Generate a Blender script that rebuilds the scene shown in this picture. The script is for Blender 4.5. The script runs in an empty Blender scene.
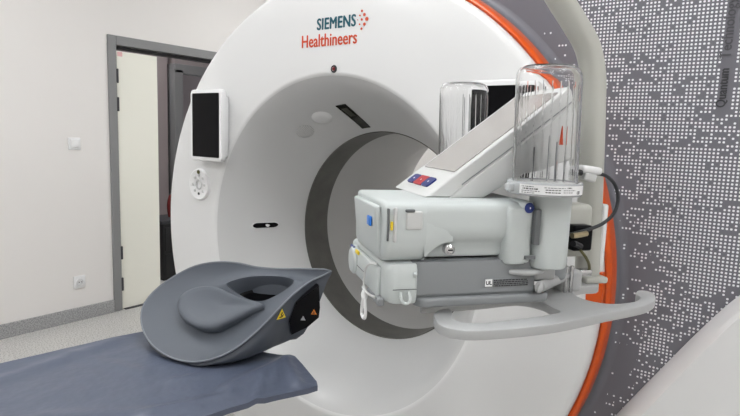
import bpy, bmesh, math, random
from mathutils import Vector, Matrix
PI = math.pi
random.seed(4)
scene = bpy.context.scene
col = scene.collection

# ---------------------------------------------------------------- materials
def mat(name, color, rough=.5, metal=0, spec=.5, trans=0, ior=1.45, coat=0, emit=None, estr=0, bump=None, var=None):
    m = bpy.data.materials.new(name); m.use_nodes = True
    nt = m.node_tree; b = nt.nodes['Principled BSDF']
    b.inputs['Base Color'].default_value = (*color, 1)
    b.inputs['Roughness'].default_value = rough
    b.inputs['Metallic'].default_value = metal
    b.inputs['Specular IOR Level'].default_value = spec
    b.inputs['Transmission Weight'].default_value = trans
    b.inputs['IOR'].default_value = ior
    b.inputs['Coat Weight'].default_value = coat
    if emit:
        b.inputs['Emission Color'].default_value = (*emit, 1); b.inputs['Emission Strength'].default_value = estr
    tc = nt.nodes.new('ShaderNodeTexCoord')
    if var:   # (scale, second colour, detail, contrast low, high)
        n = nt.nodes.new('ShaderNodeTexNoise'); n.inputs['Scale'].default_value = var[0]; n.inputs['Detail'].default_value = var[2]
        r = nt.nodes.new('ShaderNodeValToRGB'); r.color_ramp.elements[0].position = var[3]; r.color_ramp.elements[1].position = var[4]
        r.color_ramp.elements[0].color = (*color, 1); r.color_ramp.elements[1].color = (*var[1], 1)
        nt.links.new(tc.outputs['Object'], n.inputs['Vector']); nt.links.new(n.outputs['Fac'], r.inputs['Fac'])
        nt.links.new(r.outputs['Color'], b.inputs['Base Color'])
    if bump:  # (scale, strength, distance)
        n = nt.nodes.new('ShaderNodeTexNoise'); n.inputs['Scale'].default_value = bump[0]; n.inputs['Detail'].default_value = 3
        bp = nt.nodes.new('ShaderNodeBump'); bp.inputs['Strength'].default_value = bump[1]; bp.inputs['Distance'].default_value = bump[2]
        nt.links.new(tc.outputs['Object'], n.inputs['Vector']); nt.links.new(n.outputs['Fac'], bp.inputs['Height'])
        nt.links.new(bp.outputs['Normal'], b.inputs['Normal'])
    return m

M = {}
M['wall'] = mat('painted_wall', (.80,.775,.75), .75, bump=(60,.05,.002))
M['ceiling'] = mat('ceiling_paint', (.85,.85,.84), .9)
M['floor'] = mat('speckled_vinyl', (.28,.27,.25), .35, var=(110,(.60,.59,.57),5,.36,.52))
M['skirt'] = mat('terrazzo_skirting', (.26,.26,.26), .6, var=(120,(.42,.42,.42),4,.4,.6))
M['frame'] = mat('grey_door_frame', (.24,.24,.242), .45)
M['leaf'] = mat('cream_door', (.86,.85,.76), .5)
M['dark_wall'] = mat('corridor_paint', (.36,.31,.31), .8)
M['dark'] = mat('dark_plastic', (.012,.012,.013), .5)
M['black'] = mat('black_screen', (.002,.002,.003), .25, spec=.12)
M['cover'] = mat('gantry_white', (.74,.74,.735), .32, coat=.15)
M['funnelm'] = mat('gantry_light_grey', (.60,.60,.595), .36, coat=.1)
M['bore'] = mat('bore_grey', (.56,.555,.545), .5)
M['band'] = mat('dark_bore_band', (.085,.083,.075), .4, var=(14,(.115,.112,.10),3,.3,.7))
M['rear_bore'] = mat('rear_bore_grey', (.44,.435,.425), .5)
M['plate'] = mat('tablet_white', (.82,.82,.82), .3)
M['inj'] = mat('injector_white', (.54,.575,.567), .38)
M['inj_warm'] = mat('display_housing_white', (.60,.605,.595), .4)
M['inj_grey'] = mat('injector_grey', (.25,.262,.27), .42)
M['handle'] = mat('handle_grey', (.43,.435,.435), .42)
M['hdark'] = mat('base_plate_grey', (.13,.138,.142), .45)
M['arm'] = mat('ceiling_arm_cream', (.50,.50,.455), .36)
M['lcd'] = mat('idle_lcd', (.36,.34,.32), .15, spec=.6)
M['red'] = mat('red_key', (.40,.025,.03), .4)
M['dark_red'] = mat('dark_red_cloth', (.16,.015,.015), .7)
M['blue'] = mat('blue_key', (.015,.03,.17), .4)
M['bluel'] = mat('blue_sticker', (.02,.18,.62), .4)
M['yellow'] = mat('yellow_sticker', (.85,.62,.03), .4)
M['orange_tri'] = mat('orange_sticker', (.70,.22,.02), .4)
M['grey_tri'] = mat('grey_sticker', (.35,.35,.36), .4)
M['white'] = mat('white_print', (.85,.85,.85), .5)
M['ink'] = mat('black_ink', (.015,.015,.018), .5)
M['inkgrey'] = mat('dark_grey_ink', (.045,.045,.05), .5)
M['inkmid'] = mat('mid_grey_ink', (.09,.088,.098), .5)
M['teal'] = mat('teal_print', (.0,.085,.12), .5)
M['oprint'] = mat('orange_print', (.58,.062,.012), .5)
M['steel'] = mat('steel', (.6,.6,.6), .25, metal=1)
M['brass'] = mat('brass', (.55,.45,.28), .3, metal=1)
M['cable'] = mat('cable_rubber', (.03,.032,.036), .45)
M['rest'] = mat('rest_grey', (.104,.117,.138), .55, bump=(900,.08,.0006))
M['rest_low'] = mat('rest_shell_grey', (.082,.092,.11), .5)
M['piping'] = mat('rest_rim_grey', (.20,.215,.24), .4)
M['mat'] = mat('vinyl_mat', (.098,.115,.163), .33, bump=(11,.45,.012), spec=.5)
M['tabletop'] = mat('tabletop_white', (.55,.54,.52), .4)
M['blackgloss'] = mat('black_gloss', (.003,.003,.004), .3, spec=.15)
M['lamp'] = mat('lamp_panel', (.9,.9,.9), .5, emit=(.97,.985,1), estr=7.2)
M['glass'] = mat('clear_plastic', (1,1,1), .03, trans=1, ior=1.25)
M['rib'] = mat('frosted_rib', (1,1,1), .2, trans=1, ior=1.10)
M['smoke'] = mat('smoked_window', (.02,.02,.015), .12)
M['dim_lcd'] = mat('dim_lcd', (.05,.048,.035), .3)
M['olive'] = mat('olive_key', (.12,.11,.04), .5)
M['red_orange'] = mat('orange_ring', (.66,.085,.003), .3, coat=.1)
M['collar'] = mat('clear_collar', (.80,.82,.83), .15, trans=.55, ior=1.3)
M['switch'] = mat('switch_white', (.80,.80,.80), .35)
M['pink'] = mat('pink_sticker', (.75,.45,.45), .5)

def grille_mat():
    m = mat('speaker_grille', (.60,.60,.595), .5); nt = m.node_tree; b = nt.nodes['Principled BSDF']
    tc = nt.nodes.new('ShaderNodeTexCoord'); mp = nt.nodes.new('ShaderNodeVectorMath'); mp.operation = 'SCALE'; mp.inputs['Scale'].default_value = 180
    fr = nt.nodes.new('ShaderNodeVectorMath'); fr.operation = 'FRACTION'
    sb = nt.nodes.new('ShaderNodeVectorMath'); sb.operation = 'SUBTRACT'; sb.inputs[1].default_value = (.5,.5,0)
    ml = nt.nodes.new('ShaderNodeVectorMath'); ml.operation = 'MULTIPLY'; ml.inputs[1].default_value = (1,1,0)
    ln = nt.nodes.new('ShaderNodeVectorMath'); ln.operation = 'LENGTH'
    lt = nt.nodes.new('ShaderNodeMath'); lt.operation = 'LESS_THAN'; lt.inputs[1].default_value = .28
    mx = nt.nodes.new('ShaderNodeMix'); mx.data_type = 'RGBA'; mx.inputs['A'].default_value = (.58,.58,.57,1); mx.inputs['B'].default_value = (.30,.30,.30,1)
    L = nt.links.new
    L(tc.outputs['Object'], mp.inputs[0]); L(mp.outputs[0], fr.inputs[0]); L(fr.outputs[0], sb.inputs[0]); L(sb.outputs[0], ml.inputs[0]); L(ml.outputs[0], ln.inputs[0])
    L(ln.outputs['Value'], lt.inputs[0]); L(lt.outputs[0], mx.inputs['Factor']); L(mx.outputs['Result'], b.inputs['Base Color'])
    return m
M['grille'] = grille_mat()

PITCH = .0088
def dot_mat():
    m = mat('dotted_side_panel', (.15,.148,.165), .4); nt = m.node_tree; b = nt.nodes['Principled BSDF']; L = nt.links.new
    def math_(op, a=None, bb=None, c=None):
        n = nt.nodes.new('ShaderNodeMath'); n.operation = op
        for i, v in enumerate((a, bb, c)):
            if v is None: continue
            if isinstance(v, (int, float)): n.inputs[i].default_value = v
            else: L(v, n.inputs[i])
        return n.outputs[0]
    tc = nt.nodes.new('ShaderNodeTexCoord'); sp = nt.nodes.new('ShaderNodeSeparateXYZ'); L(tc.outputs['Object'], sp.inputs[0])
    x = math_('DIVIDE', sp.outputs[0], PITCH); z = math_('DIVIDE', sp.outputs[2], PITCH)
    cx = math_('FLOOR', x); cz = math_('FLOOR', z); fx = math_('SUBTRACT', math_('FRACT', x), .5); fz = math_('SUBTRACT', math_('FRACT', z), .5)
    # rounded square dot
    d = math_('POWER', math_('ADD', math_('POWER', math_('ABSOLUTE', fx), 3), math_('POWER', math_('ABSOLUTE', fz), 3)), .3333)
    dot = math_('LESS_THAN', d, .285)
    cv = nt.nodes.new('ShaderNodeCombineXYZ'); L(cx, cv.inputs[0]); L(cz, cv.inputs[2])
    wn = nt.nodes.new('ShaderNodeTexWhiteNoise'); wn.noise_dimensions = '3D'; L(cv.outputs[0], wn.inputs['Vector'])
    def noise(sx, sz, off):
        mp = nt.nodes.new('ShaderNodeMapping'); mp.inputs['Scale'].default_value = (sx, 1, sz); mp.inputs['Location'].default_value = (off, off, off)
        L(cv.outputs[0], mp.inputs['Vector'])
        n = nt.nodes.new('ShaderNodeTexNoise'); n.inputs['Scale'].default_value = 1; n.inputs['Detail'].default_value = 2
        L(mp.outputs[0], n.inputs['Vector']); return n.outputs['Fac']
    n1 = noise(.15, .50, 3.3); n2 = noise(.055, .12, 17.7); n3 = noise(.03, .45, 40.1)
    s = math_('ADD', math_('MULTIPLY', n1, 1.7), math_('ADD', math_('MULTIPLY', n2, 1.2), math_('MULTIPLY', wn.outputs['Value'], .62)))
    # sparser near the ring
    r = math_('SQRT', math_('ADD', math_('POWER', sp.outputs[0], 2), math_('POWER', math_('SUBTRACT', sp.outputs[2], .98), 2)))
    edge = math_('ADD', .86, math_('MULTIPLY', n3, .22))
    zone = math_('MINIMUM', math_('MAXIMUM', math_('MULTIPLY', math_('SUBTRACT', r, edge), 12), -3), 1.0)
    s = math_('ADD', s, math_('MULTIPLY', zone, .42))
    hi = math_('MULTIPLY', math_('MAXIMUM', math_('SUBTRACT', 1.08, sp.outputs[2]), 0), .70)   # lower end of the pattern thins out
    s = math_('SUBTRACT', s, hi)
    tl = math_('MULTIPLY', math_('MAXIMUM', math_('SUBTRACT', .80, sp.outputs[0]), 0), math_('MULTIPLY', math_('MAXIMUM', math_('SUBTRACT', sp.outputs[2], 1.4), 0), 14))
    s = math_('SUBTRACT', s, tl)
    on = math_('GREATER_THAN', s, 1.925)
    rr = math_('GREATER_THAN', r, .942)
    # plain column that carries the lettering
    tx = math_('GREATER_THAN', math_('ABSOLUTE', math_('SUBTRACT', cx, math.floor(1.120/PITCH))), 1.5)
    tz = math_('LESS_THAN', cz, math.floor(1.455/PITCH))
    keep = math_('MAXIMUM', tx, tz)
    f = math_('MULTIPLY', math_('MULTIPLY', dot, on), math_('MULTIPLY', rr, keep))
    mx = nt.nodes.new('ShaderNodeMix'); mx.data_type = 'RGBA'
    mx.inputs['A'].default_value = (.15,.148,.168,1); mx.inputs['B'].default_value = (.80,.81,.83,1)
    L(f, mx.inputs['Factor']); L(mx.outputs['Result'], b.inputs['Base Color'])
    return m
M['dots'] = dot_mat()
M['panelgrey'] = mat('side_panel_grey', (.15,.148,.168), .3, coat=.3)

# ---------------------------------------------------------------- helpers
def obj(name, bm, m, parent=None, smooth=True, angle=35, kind=None):
    bmesh.ops.recalc_face_normals(bm, faces=bm.faces[:])
    me = bpy.data.meshes.new(name); bm.to_mesh(me); bm.free()
    if m: me.materials.append(M[m])
    if smooth:
        me.shade_smooth(); me.set_sharp_from_angle(angle=math.radians(angle))
    o = bpy.data.objects.new(name, me); col.objects.link(o)
    if parent: o.parent = parent
    if kind: o['kind'] = kind
    return o
def tag(o, label, cat, group=None):
    o['label'] = label; o['category'] = cat
    if group: o['group'] = group
    return o
def thing(name, label, cat, loc=(0,0,0), rz=0, group=None):
    o = bpy.data.objects.new(name, None); col.objects.link(o); o.location = loc; o.rotation_euler = (0,0,rz)
    o.empty_display_size = .1
    return tag(o, label, cat, group)
def rbox(bm, c, s, bev=.0, seg=3, rot=None):
    g = bmesh.ops.create_cube(bm, size=1); vs = g['verts']
    bmesh.ops.scale(bm, vec=s, verts=vs)
    if bev > 0:
        es = list({e for v in vs for e in v.link_edges})
        r = bmesh.ops.bevel(bm, geom=es, offset=bev, segments=seg, profile=.5, affect='EDGES')
        vs = list({v for f in r['faces'] for v in f.verts} | {v for v in vs if v.is_valid})
        vs = [v for v in vs if v.is_valid]
    if rot: bmesh.ops.rotate(bm, cent=(0,0,0), matrix=Matrix.Rotation(rot[1], 3, rot[0]), verts=vs)
    bmesh.ops.translate(bm, vec=c, verts=vs)
def box(c, s, bev=0, seg=3, rot=None):
    bm = bmesh.new(); rbox(bm, c, s, bev, seg, rot); return bm
def loft(bm, rings, closed=True, cap0=False, cap1=False):
    vr = [[bm.verts.new(p) for p in r] for r in rings]
    n = len(vr[0])
    for a, b in zip(vr, vr[1:]):
        for i in range(n if closed else n-1):
            j = (i+1) % n
            bm.faces.new((a[i], a[j], b[j], b[i]))
    if cap0: bm.faces.new(list(reversed(vr[0])))
    if cap1: bm.faces.new(vr[-1])
    return vr
def lathe(prof, n=128, axis='Y', c=(0,0,0), closed_profile=False):
    bm = bmesh.new(); rings = []
    for r, h in prof:
        ring = []
        for i in range(n):
            a = 2*PI*i/n
            if axis == 'Y': ring.append((c[0]+r*math.cos(a), c[1]+h, c[2]+r*math.sin(a)))
            else: ring.append((c[0]+r*math.cos(a), c[1]+r*math.sin(a), c[2]+h))
        rings.append(ring)
    if closed_profile: rings.append(rings[0])
    loft(bm, rings)
    if closed_profile: bmesh.ops.remove_doubles(bm, verts=bm.verts[:], dist=1e-6)
    return bm
def catmull(pts, k=8, closed=False):
    P = [Vector(p) for p in pts]; n = len(P); out = []
    rng = range(n if closed else n-1)
    for i in rng:
        if closed: p0,p1,p2,p3 = P[(i-1)%n],P[i],P[(i+1)%n],P[(i+2)%n]
        else: p0,p1,p2,p3 = P[max(i-1,0)],P[i],P[i+1],P[min(i+2,n-1)]
        for j in range(k):
            t = j/k
            out.append(.5*((2*p1)+(p2-p0)*t+(2*p0-5*p1+4*p2-p3)*t*t+(3*p1-p0-3*p2+p3)*t**3))
    if not closed: out.append(P[-1])
    return out
def tube(pts, ra, rb=None, n=14, smooth=8, closed=False, up=(0,0,1), taper=None):
    P = catmull(pts, smooth, closed) if smooth else [Vector(p) for p in pts]
    rb = rb or ra; bm = bmesh.new(); rings = []; N = len(P); prev = None
    for i, p in enumerate(P):
        if closed: t = P[(i+1)%N]-P[i-1]
        else: t = P[min(i+1,N-1)]-P[max(i-1,0)]
        t.normalize()
        if prev is None:
            u = Vector(up); u = (u - t*u.dot(t))
            if u.length < 1e-3: u = Vector((1,0,0)); u -= t*u.dot(t)
        else: u = prev - t*prev.dot(t)
        u.normalize(); prev = u; v = t.cross(u)
        s = taper(i/(N-1)) if taper else 1
        rings.append([p+u*ra*s*math.cos(2*PI*k/n)+v*rb*s*math.sin(2*PI*k/n) for k in range(n)])
    if closed: rings.append(rings[0]); loft(bm, rings); bmesh.ops.remove_doubles(bm, verts=bm.verts[:], dist=1e-6)
    else: loft(bm, rings, cap0=True, cap1=True)
    return bm
def prism(pts2, z0, z1, f=lambda x,y,z:(x,y,z), bev=0, seg=3):
    """outline pts2 extruded between z0 and z1, optionally with rounded rims"""
    bm = bmesh.new()
    a = [bm.verts.new((p[0],p[1],z0)) for p in pts2]
    fa = bm.faces.new(a)
    r = bmesh.ops.extrude_face_region(bm, geom=[fa]); vs = [e for e in r['geom'] if isinstance(e, bmesh.types.BMVert)]
    bmesh.ops.translate(bm, vec=(0,0,z1-z0), verts=vs)
    if bev:
        es = [e for e in bm.edges if abs(e.verts[0].co.z-e.verts[1].co.z) < 1e-7]
        bmesh.ops.bevel(bm, geom=es, offset=bev, segments=seg, profile=.5, affect='EDGES', clamp_overlap=True)
    bmesh.ops.recalc_face_normals(bm, faces=bm.faces[:])
    for v in bm.verts: v.co = Vector(f(*v.co))
    return bm
def text(name, s, size, m, parent, matrix, extrude=.0004, bold=0, align='LEFT', space=1, sx=1, weight=0):
    cu = bpy.data.curves.new('t', 'FONT'); cu.body = s; cu.size = size; cu.extrude = extrude; cu.offset = bold
    cu.align_x = align; cu.space_character = space; cu.resolution_u = 3
    t = bpy.data.objects.new('t', cu); col.objects.link(t)
    bpy.context.view_layer.update()
    dg = bpy.context.evaluated_depsgraph_get()
    me = bpy.data.meshes.new_from_object(t.evaluated_get(dg))
    bpy.data.objects.remove(t); bpy.data.curves.remove(cu)
    me.transform(Matrix.Diagonal((sx,1,1,1)))
    if weight:          # heavier strokes: the outline repeated a hair to each side
        b_ = bmesh.new()
        for dx,dy in ((-weight,0),(weight,0),(0,weight*.6),(0,-weight*.6)):
            k0 = len(b_.verts); b_.from_mesh(me); b_.verts.ensure_lookup_table()
            bmesh.ops.translate(b_, vec=(dx,dy,(dx+dy*1.7)*.02), verts=b_.verts[k0:])
        b_.to_mesh(me); b_.free()
    me.transform(matrix)
    me.materials.clear(); me.materials.append(M[m])
    o = bpy.data.objects.new(name, me); col.objects.link(o); o.parent = parent
    return o
def frame_mat(origin, ex, ey):
    ex = Vector(ex).normalized(); ey = Vector(ey).normalized(); ez = ex.cross(ey)
    m = Matrix((ex, ey, ez)).transposed().to_4x4(); m.translation = Vector(origin); return m
def rrect(w, h, r, n=6):
    out = []
    for cx, cy, a0 in ((w/2-r,h/2-r,0),(-w/2+r,h/2-r,90),(-w/2+r,-h/2+r,180),(w/2-r,-h/2+r,270)):
        for i in range(n+1):
            a = math.radians(a0+90*i/n); out.append((cx+r*math.cos(a), cy+r*math.sin(a)))
    return out

# ---------------------------------------------------------------- camera
CAM = Vector((1.261,-1.433,1.377)); yaw, pitch, roll = .640, .131, .034
fw = Vector((-math.sin(yaw)*math.cos(pitch), math.cos(yaw)*math.cos(pitch), -math.sin(pitch)))
r0 = Vector((math.cos(yaw), math.sin(yaw), 0)); u0 = r0.cross(fw)
rt = r0*math.cos(roll)+u0*math.sin(roll); up = u0*math.cos(roll)-r0*math.sin(roll)
cd = bpy.data.cameras.new('camera'); cam = bpy.data.objects.new('camera', cd); col.objects.link(cam)
mm = Matrix((rt, up, -fw)).transposed().to_4x4(); mm.translation = CAM; cam.matrix_world = mm
cd.sensor_width = 36; cd.lens = 559.6/740*36; cd.clip_start = .02
scene.camera = cam

# ---------------------------------------------------------------- room
XL, XR, YB, YF, H = -2.66, 2.9, -3.6, 3.2, 2.9
DY0, DY1, DZ = .72, 1.86, 1.975         # doorway in the left wall
def struct(name, bm, m, parent=None, smooth=False):
    return obj(name, bm, m, parent, smooth=smooth, kind='structure' if parent is None else None)
XC = -3.75
struct('floor', box(((XC-1.3+XR)/2,(YB+YF)/2,-.05),(XR-XC+1.3+.2,YF-YB+.2,.1)), 'floor')
struct('ceiling', box(((XC-1.3+XR)/2,(YB+YF)/2,H+.05),(XR-XC+1.3+.2,YF-YB+.2,.1)), 'ceiling')
bm = bmesh.new()
rbox(bm, (XL-.06,(YB+DY0)/2,H/2),(.12,DY0-YB,H)); rbox(bm, (XL-.06,(DY1+YF)/2,H/2),(.12,YF-DY1,H)); rbox(bm, (XL-.06,(DY0+DY1)/2,(DZ+H)/2),(.12,DY1-DY0,H-DZ))
struct('wall_left', bm, 'wall')
struct('wall_right', box((XR+.05,(YB+YF)/2,H/2),(.1,YF-YB,H)), 'wall')
struct('wall_back', box(((XL+XR)/2,YF+.05,H/2),(XR-XL,.1,H)), 'wall')
struct('wall_front', box(((XL+XR)/2,YB-.05,H/2),(XR-XL,.1,H)), 'wall')
bm = bmesh.new(); rbox(bm, (XL+.009,(YB+DY0-.045)/2,.047),(.018,DY0-.045-YB,.095),.004,2)
struct('baseboard_left', bm, 'skirt')
bm = bmesh.new(); rbox(bm, (XL+.009,(YF+DY1+.05)/2,.047),(.018,YF-DY1-.05,.095),.004,2)
struct('baseboard_left_rear', bm, 'skirt')
# corridor beyond the doorway
bm = bmesh.new()
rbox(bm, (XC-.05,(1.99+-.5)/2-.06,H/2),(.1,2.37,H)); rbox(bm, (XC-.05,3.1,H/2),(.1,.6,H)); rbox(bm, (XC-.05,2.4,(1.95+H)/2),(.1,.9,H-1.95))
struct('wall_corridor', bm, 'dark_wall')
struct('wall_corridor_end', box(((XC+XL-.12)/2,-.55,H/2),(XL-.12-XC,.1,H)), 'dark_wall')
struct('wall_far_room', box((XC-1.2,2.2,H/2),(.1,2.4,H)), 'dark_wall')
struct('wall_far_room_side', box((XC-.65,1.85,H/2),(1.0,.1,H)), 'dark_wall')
# main door: frame, narrow leaf, hinges
f = struct('door_1', box((XL-.022,.907,.955),(.04,.322,1.90),.003,2), 'leaf')
bm = bmesh.new()
rbox(bm,(XL-.05,.708,1.005),(.13,.062,2.01),.005,2); rbox(bm,(XL-.05,DY1+.01,1.005),(.13,.062,2.01),.005,2)
rbox(bm,(XL-.05,(.7395+DY1-.021)/2,1.977),(.13,DY1-.0215-.7395,.066),.005,2)
obj('door_frame', bm, 'frame', f, smooth=False)
for z in (1.73,1.53,.44,.20):
    obj('hinge', box((XL+.012,DY0+.022,z),(.016,.016,.10),.004,2), 'inkgrey', f)
obj('sticker', box((XL-.001,DY0+.052,1.885),(.003,.035,.03)), 'pink', f, smooth=False)
obj('dark_gap_strip', box((XL-.05,(DY0+DY1)/2,DZ-.045),(.05,DY1-DY0-.08,.02)), 'dark', f, smooth=False)  # dark strip stands in for the shaded gap above the leaf
obj('threshold', box((XL-.03,(DY0+DY1)/2,.004),(.10,DY1-DY0-.08,.008)), 'inkgrey', f, smooth=False)
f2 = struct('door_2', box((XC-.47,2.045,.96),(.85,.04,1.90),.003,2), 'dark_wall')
bm = bmesh.new()
rbox(bm,(XC+.0,1.955,.975),(.14,.10,1.95),.006,2); rbox(bm,(XC+.0,2.835,.975),(.14,.10,1.95),.006,2); rbox(bm,(XC,2.4,1.96),(.14,.98,.09),.006,2)
obj('door_frame', bm, 'frame', f2, smooth=False)
# cabinet and bag in the corridor
t = thing('cabinet', 'low dark cabinet seen through the gap of the doorway', 'cabinet', (-3.3,1.66,0))
obj('body', box((0,0,.26),(.30,.50,.52),.01), 'dark', t); obj('worktop', box((0,0,.535),(.34,.54,.03),.006), 'inkgrey', t)
for z in (.14,.38): obj('drawer', box((.152,0,z),(.012,.46,.21),.004), 'dark', t)
bm = tube([(-3.3,1.6,.551),(-3.3,1.6,.60),(-3.3,1.6,.66),(-3.3,1.6,.72),(-3.3,1.6,.76)], .03, .04, taper=lambda s: .75+.5*math.sin(s*PI)-.35*s)
tag(obj('handbag', bm, 'dark_red'), 'small dark red bag standing on the low cabinet beyond the doorway', 'bag')

# wall switch, socket
t = thing('light_switch', 'white square light switch on the wall left of the door', 'light switch', (XL,.428,1.245))
obj('plate', box((.005,0,0),(.010,.082,.082),.004), 'switch', t); obj('rocker', box((.013,0,.003),(.008,.058,.056),.003,2,('Y',.07)), 'switch', t)
t = thing('wall_socket', 'white power socket low on the wall above the skirting', 'wall socket', (XL,.430,.278))
obj('plate', box((.005,0,0),(.010,.082,.088),.004), 'switch', t)
bm = bmesh.new(); r_ = lathe([(.026,0),(.026,.010),(.020,.010),(.018,.001),(0.0005,.001)], 32, 'Z'); r_.transform(Matrix.Translation((.008,0,0)) @ Matrix.Rotation(PI/2,4,'Y')); obj('face', r_, 'switch', t); bm.free()
for s in (-1,1): obj('contact_hole', box((.0185,.008*s,0),(.003,.006,.006)), 'ink', t, smooth=False)

# ceiling lights
for x in (-1.5,.4,2.1):
    for y in (-2.5,-.6,1.9):
        t = thing('ceiling_light', 'square flat ceiling light panel above the scanner room', 'ceiling light', (x,y,H), group='ceiling light panels')
        obj('housing', box((0,0,-.015),(.64,.64,.03),.005), 'plate', t); obj('diffuser', box((0,0,-.033),(.58,.58,.008)), 'lamp', t, smooth=False)

t = thing('ceiling_light', 'added unseen light panel brightening the corridor beyond the doorway', 'ceiling light', (-3.25,.9,H))  # added lamp, out of view, lifts the dark corridor behind the doorway
obj('housing', box((0,0,-.015),(.54,.84,.03),.005), 'plate', t); obj('diffuser', box((0,0,-.033),(.48,.78,.008)), 'lamp', t, smooth=False)
# ---------------------------------------------------------------- scanner
CZ = .98
G = thing('scanner_gantry', 'large white round CT scanner gantry with orange rim and dotted grey side', 'CT scanner', (0,0,0))
c = (0,0,CZ)
# front disc
bm = lathe([(.586,.006),(.592,.0005),(.60,0),(.70,-.001),(.80,0),(.895,.001),(.908,.005),(.914,.013),(.9165,.028),(.9165,.06)], 192, c=c)
obj('front_cover', bm, 'cover', G, angle=60)
bm = lathe([(.586,.006),(.575,.016),(.55,.052),(.52,.115),(.485,.19),(.445,.27),(.425,.305),(.414,.325),(.410,.337)], 192, c=c)
obj('bore_funnel', bm, 'funnelm', G, angle=60)
bm = lathe([(.410,.337),(.406,.339),(.406,.482),(.410,.484)], 192, c=c); obj('bore_band', bm, 'band', G)
bm = lathe([(.410,.484),(.409,.50),(.409,.95),(.43,1.10),(.48,1.25),(.55,1.34)], 160, c=c); obj('bore_tube', bm, 'bore', G)
# orange rim: broadens towards the handle recess on the right
bm = bmesh.new(); rings = []
n = 240
for i in range(n+1):
    a = 2*PI*i/n; ring = []
    for k in range(9):
        b = PI*(k/8)-PI/2     # half round section
        rr = .9235+.0095*math.sin(b); yy = .052-.020*math.cos(b)
        ring.append((rr*math.cos(a), yy, CZ+rr*math.sin(a)))
    ring.append((.934*math.cos(a), .085, CZ+.934*math.sin(a)))
    rings.append(ring)
loft(bm, rings, closed=False); bmesh.ops.remove_doubles(bm, verts=bm.verts[:], dist=1e-6)
obj('orange_rim', bm, 'red_orange', G)
bm = bmesh.new(); A = [math.radians(v) for v in (-2.6,-2.2,-1.5,-.6,1.5,3.5,4.7)]; W_ = (.004,.016,.027,.034,.036,.030,.018)
loft(bm, [[((.918-w)*math.cos(a),-.0015,CZ+(.918-w)*math.sin(a)),((.922)*math.cos(a),-.0015,CZ+(.922)*math.sin(a)),((.922)*math.cos(a),.02,CZ+(.922)*math.sin(a)),((.918-w)*math.cos(a),.02,CZ+(.918-w)*math.sin(a))] for a,w in zip(A,W_)], cap0=True, cap1=True)
obj('rim_accent', bm, 'red_orange', G)
# fillet + dotted panel + body behind
YP = .12
bm = lathe([(.933,.080),(.9336,.094),(.935,.104),(.938,.112),(.943,.1165),(.949,.119),(.956,YP)], 192, c=c)
obj('rim_fillet', bm, 'dots', G, angle=60)
def outer(a):
    ca, sa = math.cos(a), math.sin(a); R = 10
    if ca <= 0: return .985
    t = 1.45/ca if ca > 1e-6 else 99
    tz = (2.08-CZ)/sa if sa > 1e-6 else (CZ/-sa if sa < -1e-6 else 99)
    return max(.985, min(t, tz)) if min(t,tz) > .5 else .985
angs = sorted([2*PI*i/180 for i in range(180)] + [math.atan2(2.08-CZ,1.45), 2*PI+math.atan2(-CZ,1.45)])
def ringp(fr, y): return [(fr(a)*math.cos(a), y, max(CZ+fr(a)*math.sin(a), .002)) for a in angs]
bm = bmesh.new(); loft(bm, [ringp(lambda a:.955, YP), ringp(outer, YP)])
obj('dotted_side_panel', bm, 'dots', G, smooth=False)
bm = bmesh.new(); loft(bm, [ringp(outer, YP+.001), ringp(outer, 1.34), ringp(lambda a:.55, 1.34)])
obj('rear_housing', bm, 'cover', G, angle=30)
# white lower side cover
o1 = [(.60,.004),(.72,.22),(.84,.44),(.955,.647),(1.05,.805),(1.127,.93),(1.199,1.033),(1.30,1.14),(1.445,1.25)]
o2 = [(.66,.004),(.775,.25),(.905,.49),(1.015,.69),(1.10,.838),(1.15,.921),(1.205,1.005),(1.305,1.105),(1.445,1.21)]
o1 = [tuple(v) for v in catmull([(x,0,z) for x,z in o1],4)]; o2 = [tuple(v) for v in catmull([(x,0,z) for x,z in o2],4)]
bm = bmesh.new()
secs = [[(p[0],YP-.004,p[2]) for p in o1],[(p[0]+.004*.6,YP-.02,p[2]-.004) for p in o1],
        [(p[0]*.08+q[0]*.92,.066,p[2]*.08+q[2]*.92) for p,q in zip(o1,o2)],[(p[0]+.006,.058,p[2]-.006) for p in o2],[(1.445,.058,.004+(p[2]-.01)*.0) if False else (1.445,.058,max(.004,p[2]-.006)) for p in o2]]
loft(bm, secs, closed=False)
obj('lower_side_cover', bm, 'cover', G, angle=25)
bm = box((1.225,.0575,.36),(.003,.004,.70)); obj('cover_seam', bm, 'inkgrey', G, smooth=False)
# floor plinth
obj('plinth', box((0,.70,.05),(1.2,1.0,.10),.01), 'inkgrey', G)
# lettering on the front
def face_m(x, z): return frame_mat((x,-.0015,z),(1,0,0),(0,0,1))
text('lettering', 'SIEMENS', .052, 'teal', G, face_m(-.052,1.716), weight=.0016, space=1.06, sx=.82)
text('lettering', 'Healthineers', .058, 'oprint', G, face_m(-.122,1.662), weight=.0012, space=1.02, sx=.80)
bm = bmesh.new()
for dx,dz,r in ((.158,1.733,.0062),(.148,1.747,.005),(.149,1.718,.005),(.138,1.759,.0038),(.138,1.733,.0038),(.138,1.705,.0038),(.130,1.746,.0028),(.130,1.719,.0028),(.122,1.733,.0016)):
    q = bmesh.ops.create_cone(bm, cap_ends=True, segments=20, radius1=r, radius2=r, depth=.0012)
    bmesh.ops.rotate(bm, cent=(0,0,0), matrix=Matrix.Rotation(PI/2,3,'X'), verts=q['verts']); bmesh.ops.translate(bm, vec=(dx,-.002,dz), verts=q['verts'])
obj('logo_dots', bm, 'oprint', G, smooth=False)
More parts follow.
